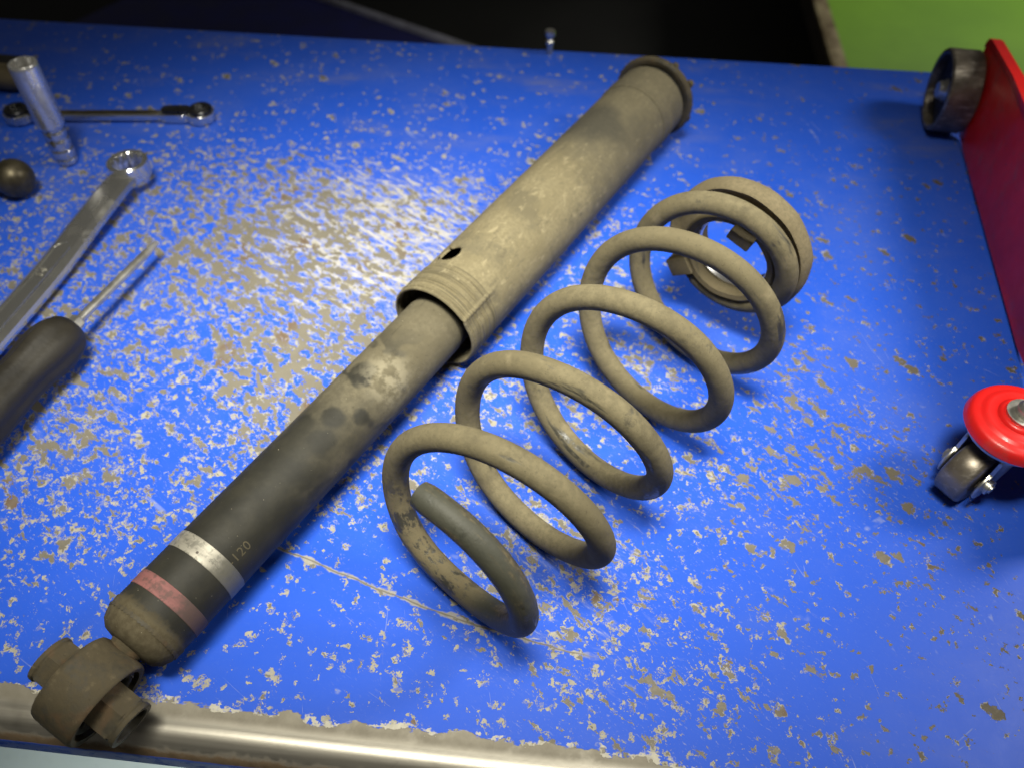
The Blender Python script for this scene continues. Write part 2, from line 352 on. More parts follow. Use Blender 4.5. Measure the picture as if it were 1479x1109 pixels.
def m_body():
    t, P, f, d, n2 = m_dusty('dusty_damper_body', (0.135, 0.118, 0.076), (0.03, 0.03, 0.024), 40, 0.45, 0.2)
    X, Y, Z = t.xyz(P)
    lo = t.noise(t.map(P, scale=(1, 1, 0.7)), 26, 4, 0.55, 0.3)
    dust = t.ss(t.math('MULTIPLY_ADD', t.sub(lo, .5), 0.20, Z), 0.085, 0.195)
    blot = t.ss(t.noise(P, 44, 2, 0.45, 0.8), 0.54, 0.63)
    dust = t.mul(dust, t.math('MULTIPLY_ADD', t.mul(blot, t.ss(Z, 0.235, 0.19)), -0.80, 1.0))
    dust = t.mx(dust, t.mul(t.ss(t.dist(P, (0.000, 0.0218, 0.208)), 0.012, 0.045), 0.0))
    pale = t.mul(t.ss(t.dist(P, (-0.0125, 0.0179, 0.186)), 0.024, 0.004), t.ss(t.noise(P, 120, 4, .6), .42, .6))
    wb = t.vadd(P, t.vscale(t.vadd(t.noise(P, 70, 3, .55, col=True), (-.5, -.5, -.5)), 0.010))
    bl = None
    for p_, r_ in (((.0019, .0217, .178), .011), ((-.0056, .021, .143), .009), ((-.0102, .0193, .127), .0105), ((.006, .0205, .128), .012), ((-.014, .0165, .105), .010), ((-.016, .0145, .155), .007)):
        q_ = t.ss(t.dist(wb, p_), r_, r_ * .55); bl = q_ if bl is None else t.mx(bl, q_)
    dust = t.mul(dust, t.math('MULTIPLY_ADD', bl, -0.9, 1.0))
    mud = t.ss(t.math('MULTIPLY_ADD', t.sub(n2, .5), 0.01, Z), 0.006, 0.000)
    film = t.ss(t.noise(P, 60, 4, .6), 0.35, 0.75, 0.05, 0.30)
    base = t.mix(t.noise(P, 30, 4, .6), (0.014, 0.014, 0.012), (0.028, 0.027, 0.021))
    base = t.mix(film, base, (0.055, 0.050, 0.034))
    upper = t.ss(Z, 0.249, 0.2505)
    c = t.mix(t.mul(dust, 0.85), base, d)
    c = t.mix(t.mul(pale, .55), c, (0.30, 0.27, 0.19))
    c = t.mix(upper, c, (0.055, 0.050, 0.036))
    c = t.mix(t.mul(mud, .8), c, t.mix(t.ss(n2, .3, .7), (0.085, 0.068, 0.038), (0.135, 0.112, 0.066)))
    seam = t.mul(t.ss(t.math('ABSOLUTE', t.sub(X, 0.0052)), 0.0005, 0.0001), t.mul(t.ss(Z, .2, .212), t.ss(t.noise(P, 150, 3, .6), .45, .55)))
    c = t.mix(t.mul(seam, .6), c, (0.03, 0.027, 0.02))
    pale_fleck = t.ss(t.noise(P, 700, 2, .6), 0.74, 0.78)  # fine pale flecks scattered at random
    c = t.mix(t.mul(pale_fleck, .6), c, (0.4, 0.36, 0.26))
    r = t.xyz(t.mix(t.mx(dust, mud), 0.58, 0.9))[0]
    r = t.add(r, t.mul(t.sub(t.noise(P, 55, 4, .6), .5), .3))
    nb = t.bump(n2, 0.35, 0.0004)
    return t.out(c, r, 0.0, nb, 0.22)

def m_cover():
    t, P, f, d, n2 = m_dusty('dusty_plastic_cover', (0.185, 0.158, 0.092), (0.03, 0.03, 0.024), 55, 0.30, 0.1, 0.7)
    X, Y, Z = t.xyz(P)
    wv = t.vadd(P, t.vscale(t.vadd(t.noise(P, 45, 4, .6, col=True), (-.5, -.5, -.5)), 0.035))
    dk = t.ss(t.dist(wv, (0.004, 0.0316, 0.474)), 0.040, 0.014)
    dk2 = t.mul(t.ss(t.dist(wv, (-0.024, 0.018, 0.50)), 0.02, 0.005), .35)
    streak = t.ss(t.noise(t.map(P, scale=(9, 9, 0.9)), 40, 4, 0.65), 0.50, 0.72)
    topz = t.ss(Z, 0.40, 0.46)
    spk = t.mul(t.ss(t.noise(t.map(P, scale=(1, 1, 2)), 260, 3, .65), .52, .66), t.mul(topz, .45))
    groove = t.mul(t.ss(Z, 0.281, 0.277), t.ss(t.noise(t.map(P, scale=(0.7, 0.7, 34)), 26, 3, .6), .48, .66))
    c = t.mix(t.mul(streak, 0.16), d, (0.35, 0.30, 0.19))
    c = t.mix(t.mul(groove, .75), c, (0.070, 0.060, 0.036))
    c = t.mix(t.mul(t.ss(t.noise(P, 26, 5, .72), .46, .62), .60), c, (0.098, 0.086, 0.055))
    c = t.mix(t.mul(t.ss(t.noise(t.map(P, scale=(1, 1, .5)), 210, 3, .65), .58, .70), .5), c, (0.31, 0.265, 0.16))
    c = t.mix(t.mul(t.ss(t.noise(t.map(P, scale=(1, 1, .35), loc=(.3, 0, 0)), 150, 4, .7), .58, .70), .5), c, (0.085, 0.073, 0.046))
    c = t.mix(t.mul(topz, .55), c, (0.085, 0.076, 0.052))  # far end darkened in the colour, standing in for lamp falloff
    c = t.mix(t.mul(t.mx(dk, dk2), 0.86), c, (0.048, 0.045, 0.034))
    c = t.mix(spk, c, (0.09, 0.08, 0.055))
    ln = t.math('FRACT', t.mul(t.add(Z, t.mul(t.noise(P, 20, 2), .004)), 330))
    nb = t.bump(t.add(n2, t.mul(groove, .6)), 0.4, 0.0005)
    return t.out(c, 0.9, 0.0, nb, 0.3)

def m_cast():
    t, P, f, d, n2 = m_dusty('muddy_cast_iron', (0.085, 0.068, 0.038), (0.03, 0.028, 0.02), 48, 0.42, 0.16, .6)
    c = t.mix(f, t.mix(n2, (0.030, 0.028, 0.021), (0.055, 0.049, 0.033)), d)
    c = t.mix(t.mul(t.ss(t.noise(P, 95, 5, .7), .54, .66), .55), c, (0.135, 0.108, 0.062))
    c = t.mix(t.mul(t.ss(t.noise(t.map(P, loc=(.2, .1, 0)), 60, 5, .7), .56, .66), .6), c, (0.040, 0.040, 0.034))
    c = t.mix(t.mul(t.ss(t.noise(P, 36, 3, .6), .62, .70), .4), c, (0.12, 0.065, 0.03))
    nb = t.bump(t.add(t.noise(P, 180, 4, .65), n2), 0.4, 0.0005)
    return t.out(c, t.math('MULTIPLY_ADD', f, .3, .55), 0.0, nb, 0.4)

def m_seat():
    t, P, f, d, n2 = m_dusty('dusty_rubber', (0.172, 0.142, 0.084), (0.02, 0.02, 0.018), 60, 0.32, 0.1, .5)
    c = t.mix(f, (0.055, 0.050, 0.036), d)
    return t.out(c, 0.92, 0.0, t.bump(n2, .4, .0005), .3)

def m_band(name, col, fade, dirt):
    t = NT(name); P = t.co.outputs['Object']; X, Y, Z = t.xyz(P)
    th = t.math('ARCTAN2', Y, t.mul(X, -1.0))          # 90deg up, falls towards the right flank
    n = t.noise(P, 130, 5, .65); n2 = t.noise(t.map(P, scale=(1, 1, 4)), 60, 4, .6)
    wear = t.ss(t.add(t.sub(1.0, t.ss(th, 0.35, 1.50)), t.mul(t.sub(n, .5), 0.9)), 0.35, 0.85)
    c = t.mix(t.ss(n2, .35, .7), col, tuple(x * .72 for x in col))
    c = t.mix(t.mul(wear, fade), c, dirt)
    c = t.mix(t.mul(t.ss(t.noise(P, 300, 3, .6), .50, .64), .6), c, dirt)
    c = t.mix(t.mul(t.ss(t.noise(t.map(P, scale=(1, 1, 2.2)), 95, 5, .7), .56, .64), .75), c, dirt)
    return t, P, c, n
def m_silver():
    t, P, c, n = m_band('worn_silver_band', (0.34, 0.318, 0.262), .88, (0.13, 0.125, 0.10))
    sx, sy, sz = t.xyz(P)
    br = t.n.new('ShaderNodeTexBrick'); br.inputs['Scale'].default_value = 1.0
    t.link(t.cmb(t.mul(sx, 1.0), sz, 0), br.inputs['Vector'])
    br.inputs['Mortar Size'].default_value = 0.0004; br.inputs['Brick Width'].default_value = 0.006; br.inputs['Row Height'].default_value = 0.0042; br.inputs['Mortar Smooth'].default_value = .3
    bl = t.mul(br.outputs['Fac'], t.ss(t.noise(P, 70, 3, .6), .5, .62))
    c = t.mix(t.mul(bl, .35), c, (0.20, 0.19, 0.155))
    dot = t.ss(t.dist(P, (-0.0042, 0.0216, 0.0385)), 0.0009, 0.0006)
    c = t.mix(dot, c, (0.05, 0.04, 0.03))
    return t.out(c, .5, 0.35, t.bump(n, .2, .0002))
def m_pink():
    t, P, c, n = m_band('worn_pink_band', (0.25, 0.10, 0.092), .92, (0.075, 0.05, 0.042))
    return t.out(c, .75, 0, t.bump(n, .2, .0002))

def m_chrome(name='tool_chrome', rough=.14, col=(0.66, 0.66, 0.64), metal=.93):
    t = NT(name); P = t.co.outputs['Object']
    n = t.noise(P, 90, 5, .65); g = t.ss(t.noise(P, 40, 4, .6), .52, .72)
    c = t.mix(t.mul(g, .45), col, (0.30, 0.28, 0.24))
    return t.out(c, t.math('MULTIPLY_ADD', g, .22, t.math('MULTIPLY_ADD', n, .16, rough - .08)), metal, t.bump(t.noise(P, 600, 3, .6), .05, .0002))

def m_red(name='red_paint', col=(0.90, 0.016, 0.014)):
    t = NT(name); P = t.co.outputs['Object']
    n = t.noise(P, 20, 5, .6)
    c = t.mix(t.ss(n, .35, .7), tuple(x * .8 for x in col), col)
    c = t.mix(t.mul(t.ss(t.noise(P, 300, 3, .65), .62, .75), .25), c, (0.18, 0.08, 0.06))
    c = t.mix(t.mul(t.ss(t.noise(P, 38, 5, .7), .50, .72), .30), c, (0.24, 0.13, 0.10))
    c = t.mix(t.mul(t.ss(t.noise(t.map(P, scale=(1, .25, 1)), 210, 4, .7), .66, .72), .6), c, (0.10, 0.05, 0.04))
    return t.out(c, t.math('MULTIPLY_ADD', t.noise(P, 90, 3, .6), .25, .25), 0, t.bump(t.noise(P, 220, 2, .5), .06, .0004), .38, .12)

def m_roller():
    t = NT('worn_steel_roller'); P = t.co.outputs['Object']
    s = t.noise(P, 45, 4, .6); s2 = t.noise(t.map(P, scale=(.25, 1, 1)), 260, 4, .65)
    c = t.mix(t.ss(s, .3, .7), (0.095, 0.080, 0.062), (0.24, 0.205, 0.155))
    c = t.mix(t.mul(t.ss(s2, .5, .7), .6), c, (0.42, 0.38, 0.31))
    return t.out(c, t.math('MULTIPLY_ADD', s2, .35, .18), .55, t.bump(s2, .3, .0004))

def m_floor(name, c1, c2, rough=.5):
    t = NT(name); P = t.co.outputs['Object']
    c = t.mix(t.ss(t.noise(P, 3, 5, .6), .3, .7), c1, c2)
    c = t.mix(t.mul(t.ss(t.noise(P, 60, 4, .65), .58, .74), .35), c, tuple(x * .5 for x in c1))
    return t.out(c, rough, 0, t.bump(t.noise(P, 90, 3, .6), .15, .001))

M_BENCH = m_bench(); M_SPRING = m_spring(); M_BODY = m_body(); M_COVER = m_cover(); M_CAST = m_cast(); M_SEAT = m_seat()
M_SILVER = m_silver(); M_PINK = m_pink(); M_CHROME = m_chrome(); M_SATIN = m_chrome('satin_chrome', .28, (0.72, 0.71, 0.68), .82)
M_SPANNER = m_chrome('spanner_chrome', .20, (0.62, 0.61, 0.57), .93); M_RED = m_red()
M_ROLLER = m_roller()
M_RUBBER = simple('black_rubber', (0.020, 0.019, 0.017), .6, 0, 70, .4, .0003)
M_HOLE = simple('dark_interior', (0.008, 0.008, 0.007), .9)
M_BLACKTOOL = simple('black_tool_steel', (0.03, 0.03, 0.032), .3, .6, 90, .4)
M_HANDLE = simple('dark_oily_handle', (0.022, 0.0185, 0.012), .55, 0, 45, .45, .0005)
M_BRONZE = simple('dark_bronze_knob', (0.13, 0.11, 0.07), .42, .75, 60, .45, .0002)
M_TAN = simple('tan_worn_wood', (0.17, 0.135, 0.07), .6, 0, 50, .4, .0003)
M_ZINC = simple('zinc_plate', (0.66, 0.64, 0.57), .36, .9, 70, .3, .0002)
M_STAMP = simple('stamped_ochre_print', (0.095, 0.08, 0.045), .8)
M_BLUESTEEL = simple('plain_blue_steel', (0.02, 0.075, 0.5), .4, 0, 20, .25)
M_NAVY = simple('dark_navy_steel', (0.006, 0.009, 0.13), .7, 0, 12, .3)
M_GREYSTRIP = simple('grey_edge_strip', (0.40, 0.40, 0.48), .5, .2, 30, .3)
M_BEAM = simple('worn_tan_steel', (0.30, 0.25, 0.14), .5, .3, 14, .55, .001, (0.12, 0.085, 0.04))
M_BEAMDARK = simple('brown_steel', (0.050, 0.036, 0.022), .8, 0, 14, .4)
M_GREEN = m_floor('green_floor_paint', (0.110, 0.255, 0.003), (0.140, 0.310, 0.005), .55)
M_TEAL = m_floor('pale_teal_floor_paint', (0.30, 0.38, 0.37), (0.36, 0.43, 0.42), .5)
M_PIT = m_floor('black_pit_floor', (0.006, 0.006, 0.005), (0.010, 0.010, 0.008), .8)

# ------------------------------------------------------------------ setting: floor in front, pit behind, green floor
FZ = -0.75
bm = bmesh.new(); boxp(bm, -4, 4, -3, 0.9, FZ - .05, FZ); tag(obj('floor', bm, M_TEAL, None, False), kind='structure')
bm = bmesh.new(); boxp(bm, 0.70, 6, 0.9, 8, FZ - .05, FZ - .002); tag(obj('green_floor', bm, M_GREEN, None, False), kind='structure')
bm = bmesh.new(); boxp(bm, -8, 8, 0.9, 12, FZ - .9, FZ - .85); tag(obj('pit_floor', bm, M_PIT, None, False), kind='structure')

# ------------------------------------------------------------------ bench
BX0, BX1, BYB = -0.95, 0.80, 0.822
bench = thing('workbench', 'blue painted steel workbench with heavily chipped top and bare rolled front edge', 'workbench', (0, 0, FZ))
R = 0.014; y0 = 0.1095
prof = [(BYB, -0.024), (BYB, -0.003), (BYB - .001, -0.0008), (BYB - .003, 0.0)]
for i in range(60): prof.append((BYB - .003 - (BYB - .003 - (y0 + R)) * (i + 1) / 60, 0.0))
for i in range(1, 13): a = PI / 2 * i / 12; prof.append((y0 + R - R * math.sin(a), -R + R * math.cos(a)))
prof += [(y0, -0.024), (y0 + .002, -0.0255), (y0 + 0.02, -0.0255), (y0 + .02, -0.004), (BYB - .02, -0.004), (BYB - .02, -0.0255)]
bm = bmesh.new(); nx = 70; cols = []
for i in range(nx + 1):
    x = BX0 + (BX1 - BX0) * i / nx
    cols.append([bm.verts.new((x, y, z + (0.0 if z < -0.0001 else 0.0004 * (mnoise.noise(Vector((x * 5, y * 5, 0)))- .6)))) for y, z in prof])
for i in range(nx):
    for k in range(len(prof)):
        j = (k + 1) % len(prof); bm.faces.new((cols[i][k], cols[i + 1][k], cols[i + 1][j], cols[i][j]))
bm.faces.new(cols[0]); bm.faces.new(cols[-1][::-1])
top = obj('bench_top', bm, M_BENCH, None, True, 30); top.parent = bench; top.matrix_parent_inverse = bench.matrix_basis.inverted()
def kid(o, par): o.parent = par; o.matrix_parent_inverse = par.matrix_world.inverted() if par.type != 'EMPTY' else par.matrix_basis.inverted(); return o
for x in (BX0 + .08, BX1 - .08):
    for y in (0.20, BYB - .07):
        bm = bmesh.new(); boxp(bm, x - .025, x + .025, y - .025, y + .025, FZ, -0.0265, None, .003); kid(obj('leg', bm, M_BLUESTEEL), bench)
bm = bmesh.new(); boxp(bm, BX0 + .106, BX1 - .106, BYB - .085, BYB - .06, -0.62, -0.56, None, .003); kid(obj('crossbar', bm, M_BLUESTEEL), bench)
# bolt at the back rim
bm = bmesh.new(); Mb = Matrix.Translation((-0.0425, BYB - 0.009, 0.0)) @ Matrix.Scale(0.72, 4)
lathe(bm, [(0.0, -0.003), (0.0045, -0.003), (0.0045, 0.014), (0.006, 0.0145), (0.0064, 0.019), (0.004, 0.0215), (0.0042, 0.026), (0.0072, 0.0265), (0.0078, 0.030), (0.0068, 0.034), (0.0, 0.0345)], 12, Mb)
kid(obj('bolt', bm, M_ZINC), bench)

# ------------------------------------------------------------------ shock absorber
A = Vector((-0.20073, 0.16104, 0.027)); B = Vector((0.06014, 0.68236, 0.0365)); DZ = (B - A).normalized()
SX = Vector((0, 0, 1)).cross(DZ).normalized(); SY = DZ.cross(SX)
MS = frame(A, SX, SY, DZ)
shock = thing('shock_absorber', 'long dusty shock absorber with pale dust cover, lying across the blue bench', 'shock absorber', mat=MS)
rb, rc = 0.0218, 0.0318
bm = bmesh.new()
prof = [(0.0, -0.0135), (0.010, -0.0135), (0.0155, -0.0125), (0.0192, -0.0095), (0.0212, -0.0052), (0.0219, -0.001), (0.0222, 0.0012), (0.0222, 0.0020), (0.0217, 0.0026), (rb, 0.004)]
prof += [(rb, 0.004 + 0.0045 * i) for i in range(1, 55)] + [(rb, 0.2485), (rb - .0005, 0.2495), (rb - .0005, 0.40), (0.0, 0.40)]
lathe(bm, prof, 96); body = obj('damper_tube', bm, M_BODY, shock, True, 50)
# weld bead of the end cap
bm = bmesh.new(); ring = []
n = 160
pts = []
for i in range(n):
    a = 2 * PI * i / n; w = .0003 * math.sin(i * 2.3) + .0003 * mnoise.noise(Vector((math.cos(a) * 9, math.sin(a) * 9, 1)))
    pts.append((a, w))
for k in range(6):
    b = 2 * PI * k / 6
    ring.append([bm.verts.new(((0.0217 + (.0003 + .00012 * math.sin(i * 2.1)) * math.cos(b)) * math.cos(a), (0.0217 + (.0003 + .00012 * math.sin(i * 2.1)) * math.cos(b)) * math.sin(a), -0.0026 + w + .0012 * math.sin(b))) for i, (a, w) in enumerate(pts)])
for k in range(6):
    for i in range(n):
        j = (i + 1) % n; q = (k + 1) % 6; bm.faces.new((ring[k][i], ring[k][j], ring[q][j], ring[q][i]))
obj('weld_bead', bm, M_CAST, shock)
def band(name, z0, z1, mat):
    bm = bmesh.new(); lathe(bm, [(rb + .0001, z0), (rb + .00030, z0 + .0002), (rb + .00030, z1 - .0002), (rb + .0001, z1), (rb - .0006, z1), (rb - .0006, z0)], 96, None, True)
    return obj(name, bm, mat, shock)
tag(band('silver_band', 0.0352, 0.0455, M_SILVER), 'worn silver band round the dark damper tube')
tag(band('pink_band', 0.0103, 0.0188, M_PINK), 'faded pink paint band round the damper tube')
# stamped print on the tube
cu = bpy.data.curves.new('print', 'FONT'); cu.body = '-120'; cu.size = 0.0072; cu.extrude = 0.00006; cu.space_character = 1.15
to = bpy.data.objects.new('print_tmp', cu); COL.objects.link(to); dg = bpy.context.evaluated_depsgraph_get()
me = bpy.data.meshes.new_from_object(to.evaluated_get(dg)); bpy.data.objects.remove(to)
for v in me.vertices:
    x, y, z = v.co; th = math.radians(150) - y / rb; r = rb + 0.00012 + z
    v.co = (r * math.cos(th), r * math.sin(th), 0.0445 + x)
me.name = 'part_number'; me.materials.append(M_STAMP)
o = bpy.data.objects.new('part_number', me); COL.objects.link(o); o.parent = shock

# dust cover: thin tube with a grooved mouth, a vent hole and a split ridge
bm = bmesh.new(); NTH, NZ = 220, 190; zc0, zc1 = 0.2475, 0.5335
hth, hz, hra, hrz = math.radians(66), 0.2885, 0.0076, 0.0085
def cover_r(z, th):
    r = rc
    if z < 0.278: r += 0.0013 * (0.5 + 0.5 * math.sin((z - .2475) * 2 * PI / 0.0038)) * (1 if z < .2755 else .3) - 0.0006
    if z < 0.2485: r -= 0.0005
    d = (math.degrees(th) - 143 + 180) % 360 - 180
    zz = max(0.0, min(1.0, (0.288 - z) / 0.012))
    if z < 0.288: r += zz * (0.0012 * math.exp(-(d / 2.4) ** 2) - 0.0009 * math.exp(-((d - 11) / 7) ** 2) * (1 if d > 0 else .4))
    return r + 0.0002 * mnoise.noise(Vector((math.cos(th) * 3, math.sin(th) * 3, z * 40)))
grid = []
def sm(u): return u * u * (3 - 2 * u)
for iz in range(NZ + 1):
    u = iz / NZ
    z = zc0 + (zc1 - zc0) * (u if u > 1 else u)
    row = []
    for it in range(NTH):
        th = 2 * PI * it / NTH
        # warp vertices near the vent so its rim is clean
        a = ((th - hth + PI) % (2 * PI) - PI) * rc; bz = z - hz
        q = math.hypot(a / hra, bz / hrz); th2, z2 = th, z
        if 0.72 < q < 1.28:
            k = 1.0 / q; th2 = hth + a * k / rc; z2 = hz + bz * k
        r = cover_r(z2, th2); row.append(bm.verts.new((r * math.cos(th2), r * math.sin(th2), z2)))
    grid.append(row)
for iz in range(NZ):
    for it in range(NTH):
        j = (it + 1) % NTH
        zc = zc0 + (zc1 - zc0) * (iz + .5) / NZ; th = 2 * PI * (it + .5) / NTH
        a = ((th - hth + PI) % (2 * PI) - PI) * rc
        if math.hypot(a / hra, (zc - hz) / hrz) < 0.98: continue
        try: bm.faces.new((grid[iz][it], grid[iz][j], grid[iz + 1][j], grid[iz + 1][it]))
        except ValueError: pass
bmesh.ops.remove_doubles(bm, verts=bm.verts[:], dist=1e-5)
cover = obj('dust_cover', bm, M_COVER, shock, True, 60)
so = cover.modifiers.new('wall', 'SOLIDIFY'); so.thickness = 0.0016; so.offset = -1
# upper cup with steps, flange and stud stubs
bm = bmesh.new()
lathe(bm, [(rc - .0018, 0.5328), (rc + .0006, 0.5330), (rc + .0008, 0.5345), (rc + .0002, 0.5355), (rc - .0002, 0.540), (rc - .0002, 0.5435), (rc + .0010, 0.5455), (rc + .0010, 0.549), (rc + .0003, 0.5505), (rc, 0.553), (rc - .0002, 0.5705), (rc - .001, 0.5715), (0.0, 0.5715)], 96, None, False, False)
obj('upper_cup', bm, M_COVER, shock, True, 35)
bm = bmesh.new(); lathe(bm, [(0.0, 0.5716), (rc - .003, 0.5716), (rc - .003, 0.5774), (0.0, 0.5774)], 60); obj('gap_shade_ring', bm, M_RUBBER, shock, True, 35)  # black ring added to stand for the shaded gap under the flange
bm = bmesh.new(); lathe(bm, [(0.0, 0.5776), (rc - .001, 0.5776), (rc - .001, 0.5765), (0.0345, 0.5760), (0.0362, 0.5772), (0.0366, 0.5795), (0.0360, 0.5815), (0.034, 0.5825), (0.0, 0.5825)], 80); obj('flange', bm, M_CAST, shock, True, 35)
for th, rr in ((114, .034), (146, .0355), (200, .034), (20, .034)):
    a = math.radians(th); Mk = Matrix.Translation((rr * math.cos(a), rr * math.sin(a), 0.580))
    bm = bmesh.new(); lathe(bm, [(0, 0), (0.0034, 0), (0.0034, 0.004), (0.0022, 0.005), (0.0020, 0.0065), (0, 0.007)], 10, Mk); obj('stud', bm, M_CAST, shock)
# eye: cast ring, rubber bush, steel sleeve with flats
phi = math.radians(17)
E = (Vector((-1, 0, 0)) * math.cos(phi) + Vector((0, -1, 0)) * math.sin(phi)).normalized()   # in shock space
EC = Vector((-0.0015, 0.0, -0.0380))
ME = axis_frame(EC, E, (0, 0, 1)) @ Matrix.Scale(0.785, 4)
bm = bmesh.new()
lathe(bm, [(0.0235, -0.0150), (0.0272, -0.0160), (0.0284, -0.0152), (0.0292, -0.0120), (0.0294, 0.0), (0.0292, 0.0130), (0.0287, 0.0150), (0.0278, 0.0157), (0.0245, 0.0150), (0.0242, 0.0), (0.0235, -0.012)], 72, ME, True)
obj('eye_ring', bm, M_CAST, shock, True, 45)
# neck
bm = bmesh.new()
npts = [Vector((0, 0, z)) for z in (-0.022, -0.0175, -0.0150, -0.0130, -0.0105)]
sweep(bm, npts, [0.0125, 0.0098, 0.0088, 0.0098, 0.0115], 28); obj('neck', bm, M_CAST, shock)
bm = bmesh.new()
lathe(bm, [(0.0130, -0.0135), (0.0205, -0.0125), (0.0232, -0.0105), (0.0243, -0.009), (0.0243, 0.0090), (0.0232, 0.0100), (0.0215, 0.0125), (0.0185, 0.0118), (0.0165, 0.0085), (0.0140, 0.0098), (0.0130, 0.0125)], 60, ME, True)
obj('rubber_bush', bm, M_RUBBER, shock, True, 60)
def flat_sleeve(bm, z0, z1, r, rin, nf=8):
    """eight-sided sleeve with a bore, rounded mouth"""
    def rad(th, r, k): 
        s = PI / nf; a = (th % (2 * s)) - s; return (1 - k) * r + k * r * math.cos(s) / math.cos(a) * 1.03
    n = 96; sgn = 1 if z1 > z0 else -1
    prof = [(rin, z0, 0), (r * .93, z0, 0.0), (r * .96, z0 + sgn * .004, .5), (r, z0 + sgn * .006, 1), (r, z1 - sgn * .0052, 1), (r * .955, z1 - sgn * .0046, .6), (r * .945, z1 - sgn * .0038, .3), (r * .99, z1 - sgn * .0028, .3), (r * .985, z1 - sgn * .0008, .2), (r * .955, z1, 0), (rin * 1.06, z1, 0), (rin, z1 - sgn * .001, 0), (rin, z1 - sgn * .014, 0), (0.0, z1 - sgn * .0145, 0)]
    rings = []
    for rr, z, k in prof:
        if rr == 0: rings.append([bm.verts.new(ME @ Vector((0, 0, z)))]); continue
        rings.append([bm.verts.new(ME @ Vector((rad(2 * PI * i / n, rr, k) * math.cos(2 * PI * i / n), rad(2 * PI * i / n, rr, k) * math.sin(2 * PI * i / n), z))) for i in range(n)])
    for a, b in zip(rings[:-1], rings[1:]):
        for i in range(n):
            j = (i + 1) % n
            if len(b) == 1: bm.faces.new((a[i], a[j], b[0]))
            else: bm.faces.new((a[i], a[j], b[j], b[i]))
bm = bmesh.new(); flat_sleeve(bm, 0.004, 0.0345, 0.0158, 0.0112, 6); obj('sleeve', bm, M_CAST, shock, True, 30)
bm = bmesh.new(); flat_sleeve(bm, -0.004, -0.0335, 0.0158, 0.0112, 6); obj('sleeve', bm, M_CAST, shock, True, 30)

# ------------------------------------------------------------------ coil spring
ap = Vector((-0.03108522, 0.22425304, 0.06206984)); ad = Vector((0.538553, 0.84219746, 0.02577028)); aside = Vector((0.84247726, -0.53873191, 0.0)); aup = Vector((-0.01388327, -0.02171087, 0.99966789))
MSP = frame(ap, aup, aside, ad)
if MSP.to_3x3().determinant() < 0: raise RuntimeError('frame')
dR = [0.47, -3.09, -6.39, -8.75, -8.14, -5.67, -2.58, -0.88, 0.54, 0.71, 0.3, -0.25, -0.55, -0.06, 0.58, 0.74, 1.85, 0.71, 0.09, -0.25, -0.54, -0.21, 0.05, 0.38, 1.22, 0.74, 1.17, 0.81, 0.77, 0.51, 0.43, 0.23, 1.2, 1.02, 1.68, 1.99, 1.77, 0.87, -0.45, -2.01, -4.36, -7.09, -10.6, -14.2, -16.0, -16.6, -16.8, -16.8]
dS = [31.81, 24.8, 18.32, 11.95, 8.7, 4.86, -0.28, -0.13, 0.37, 1.9, 3.6, 4.91, 4.89, 1.95, -0.26, 1.01, -0.75, -3.17, -2.49, -0.84, -0.79, -1.07, -0.38, 1.18, 0.66, -0.02, 1.81, 2.19, 1.18, 1.09, 1.09, 2.22, 1.77, 0.79, 1.63, 2.34, 1.85, 1.35, 0.34, -1.67, -3.96, -5.93, -7.57, -9.46, -12.0, -18.0, -25.0, -32.5]
def cr(v, t):
    u = (t + 1.125) / 0.125; i = max(0, min(int(u), len(v) - 2)); f = u - i
    g = lambda j: v[max(0, min(j, len(v) - 1))]
    a, b, c, d = g(i - 1), g(i), g(i + 1), g(i + 2)
    return .5 * (2 * b + (c - a) * f + (2 * a - 5 * b + 4 * c - d) * f * f + (3 * b - a - 3 * c + d) * f ** 3)
PITCH = 0.05985150395; WR = 0.00715
def wire(t):
    Rr = 0.0555 + cr(dR, t) * 1e-3; s = t * PITCH + cr(dS, t) * 1e-3; a = 2 * PI * t
    return Vector((Rr * math.cos(a), Rr * math.sin(a), s))
spring = thing('coil_spring', 'dusty coil spring with five open turns lying beside the shock absorber', 'coil spring', mat=MSP)
T0, T1 = -1.035, 4.60; N = 620
ts = [T0 + (T1 - T0) * i / N for i in range(N + 1)]
pts = [wire(t) for t in ts]
# light smoothing of the fitted centre line
for _ in range(14): pts = [pts[0]] + [(pts[i - 1] + pts[i] * 2 + pts[i + 1]) / 4 for i in range(1, N)] + [pts[-1]]
rad = [WR] * (N + 1); rad[0] = WR * .90; rad[1] = WR * .97; rad[-1] = WR * .9
bm = bmesh.new(); sweep(bm, pts, rad, 28, True, ts); obj('spring_wire', bm, M_SPRING, spring, True, 60)
# rubber seat at the far end
bm = bmesh.new()
lathe(bm, [(0.0265, 0.2595), (0.0270, 0.2455), (0.0285, 0.2430), (0.0320, 0.2425), (0.0338, 0.2445), (0.0345, 0.2535), (0.0375, 0.2560), (0.0426, 0.2560), (0.0453, 0.2525), (0.0472, 0.2512), (0.0490, 0.2530), (0.0496, 0.2595), (0.0492, 0.2640), (0.0474, 0.2665), (0.0436, 0.2675), (0.0300, 0.2675), (0.0270, 0.2660)], 110, None, True)
bmesh.ops.subdivide_edges(bm, edges=[], cuts=1)
for v in bm.verts: v.co += Vector((v.co.x, v.co.y, 0)).normalized() * 0.0006 * mnoise.noise(v.co * 70)
seat = obj('rubber_seat', bm, M_SEAT, spring, True, 50)
bm = bmesh.new(); lathe(bm, [(0.0255, 0.2560), (0.0266, 0.2560), (0.0268, 0.2510), (0.0255, 0.2510)], 90, None, True); kid(obj('inner_lip', bm, M_SATIN, spring), spring); bpy.data.objects['inner_lip'].matrix_parent_inverse.identity()
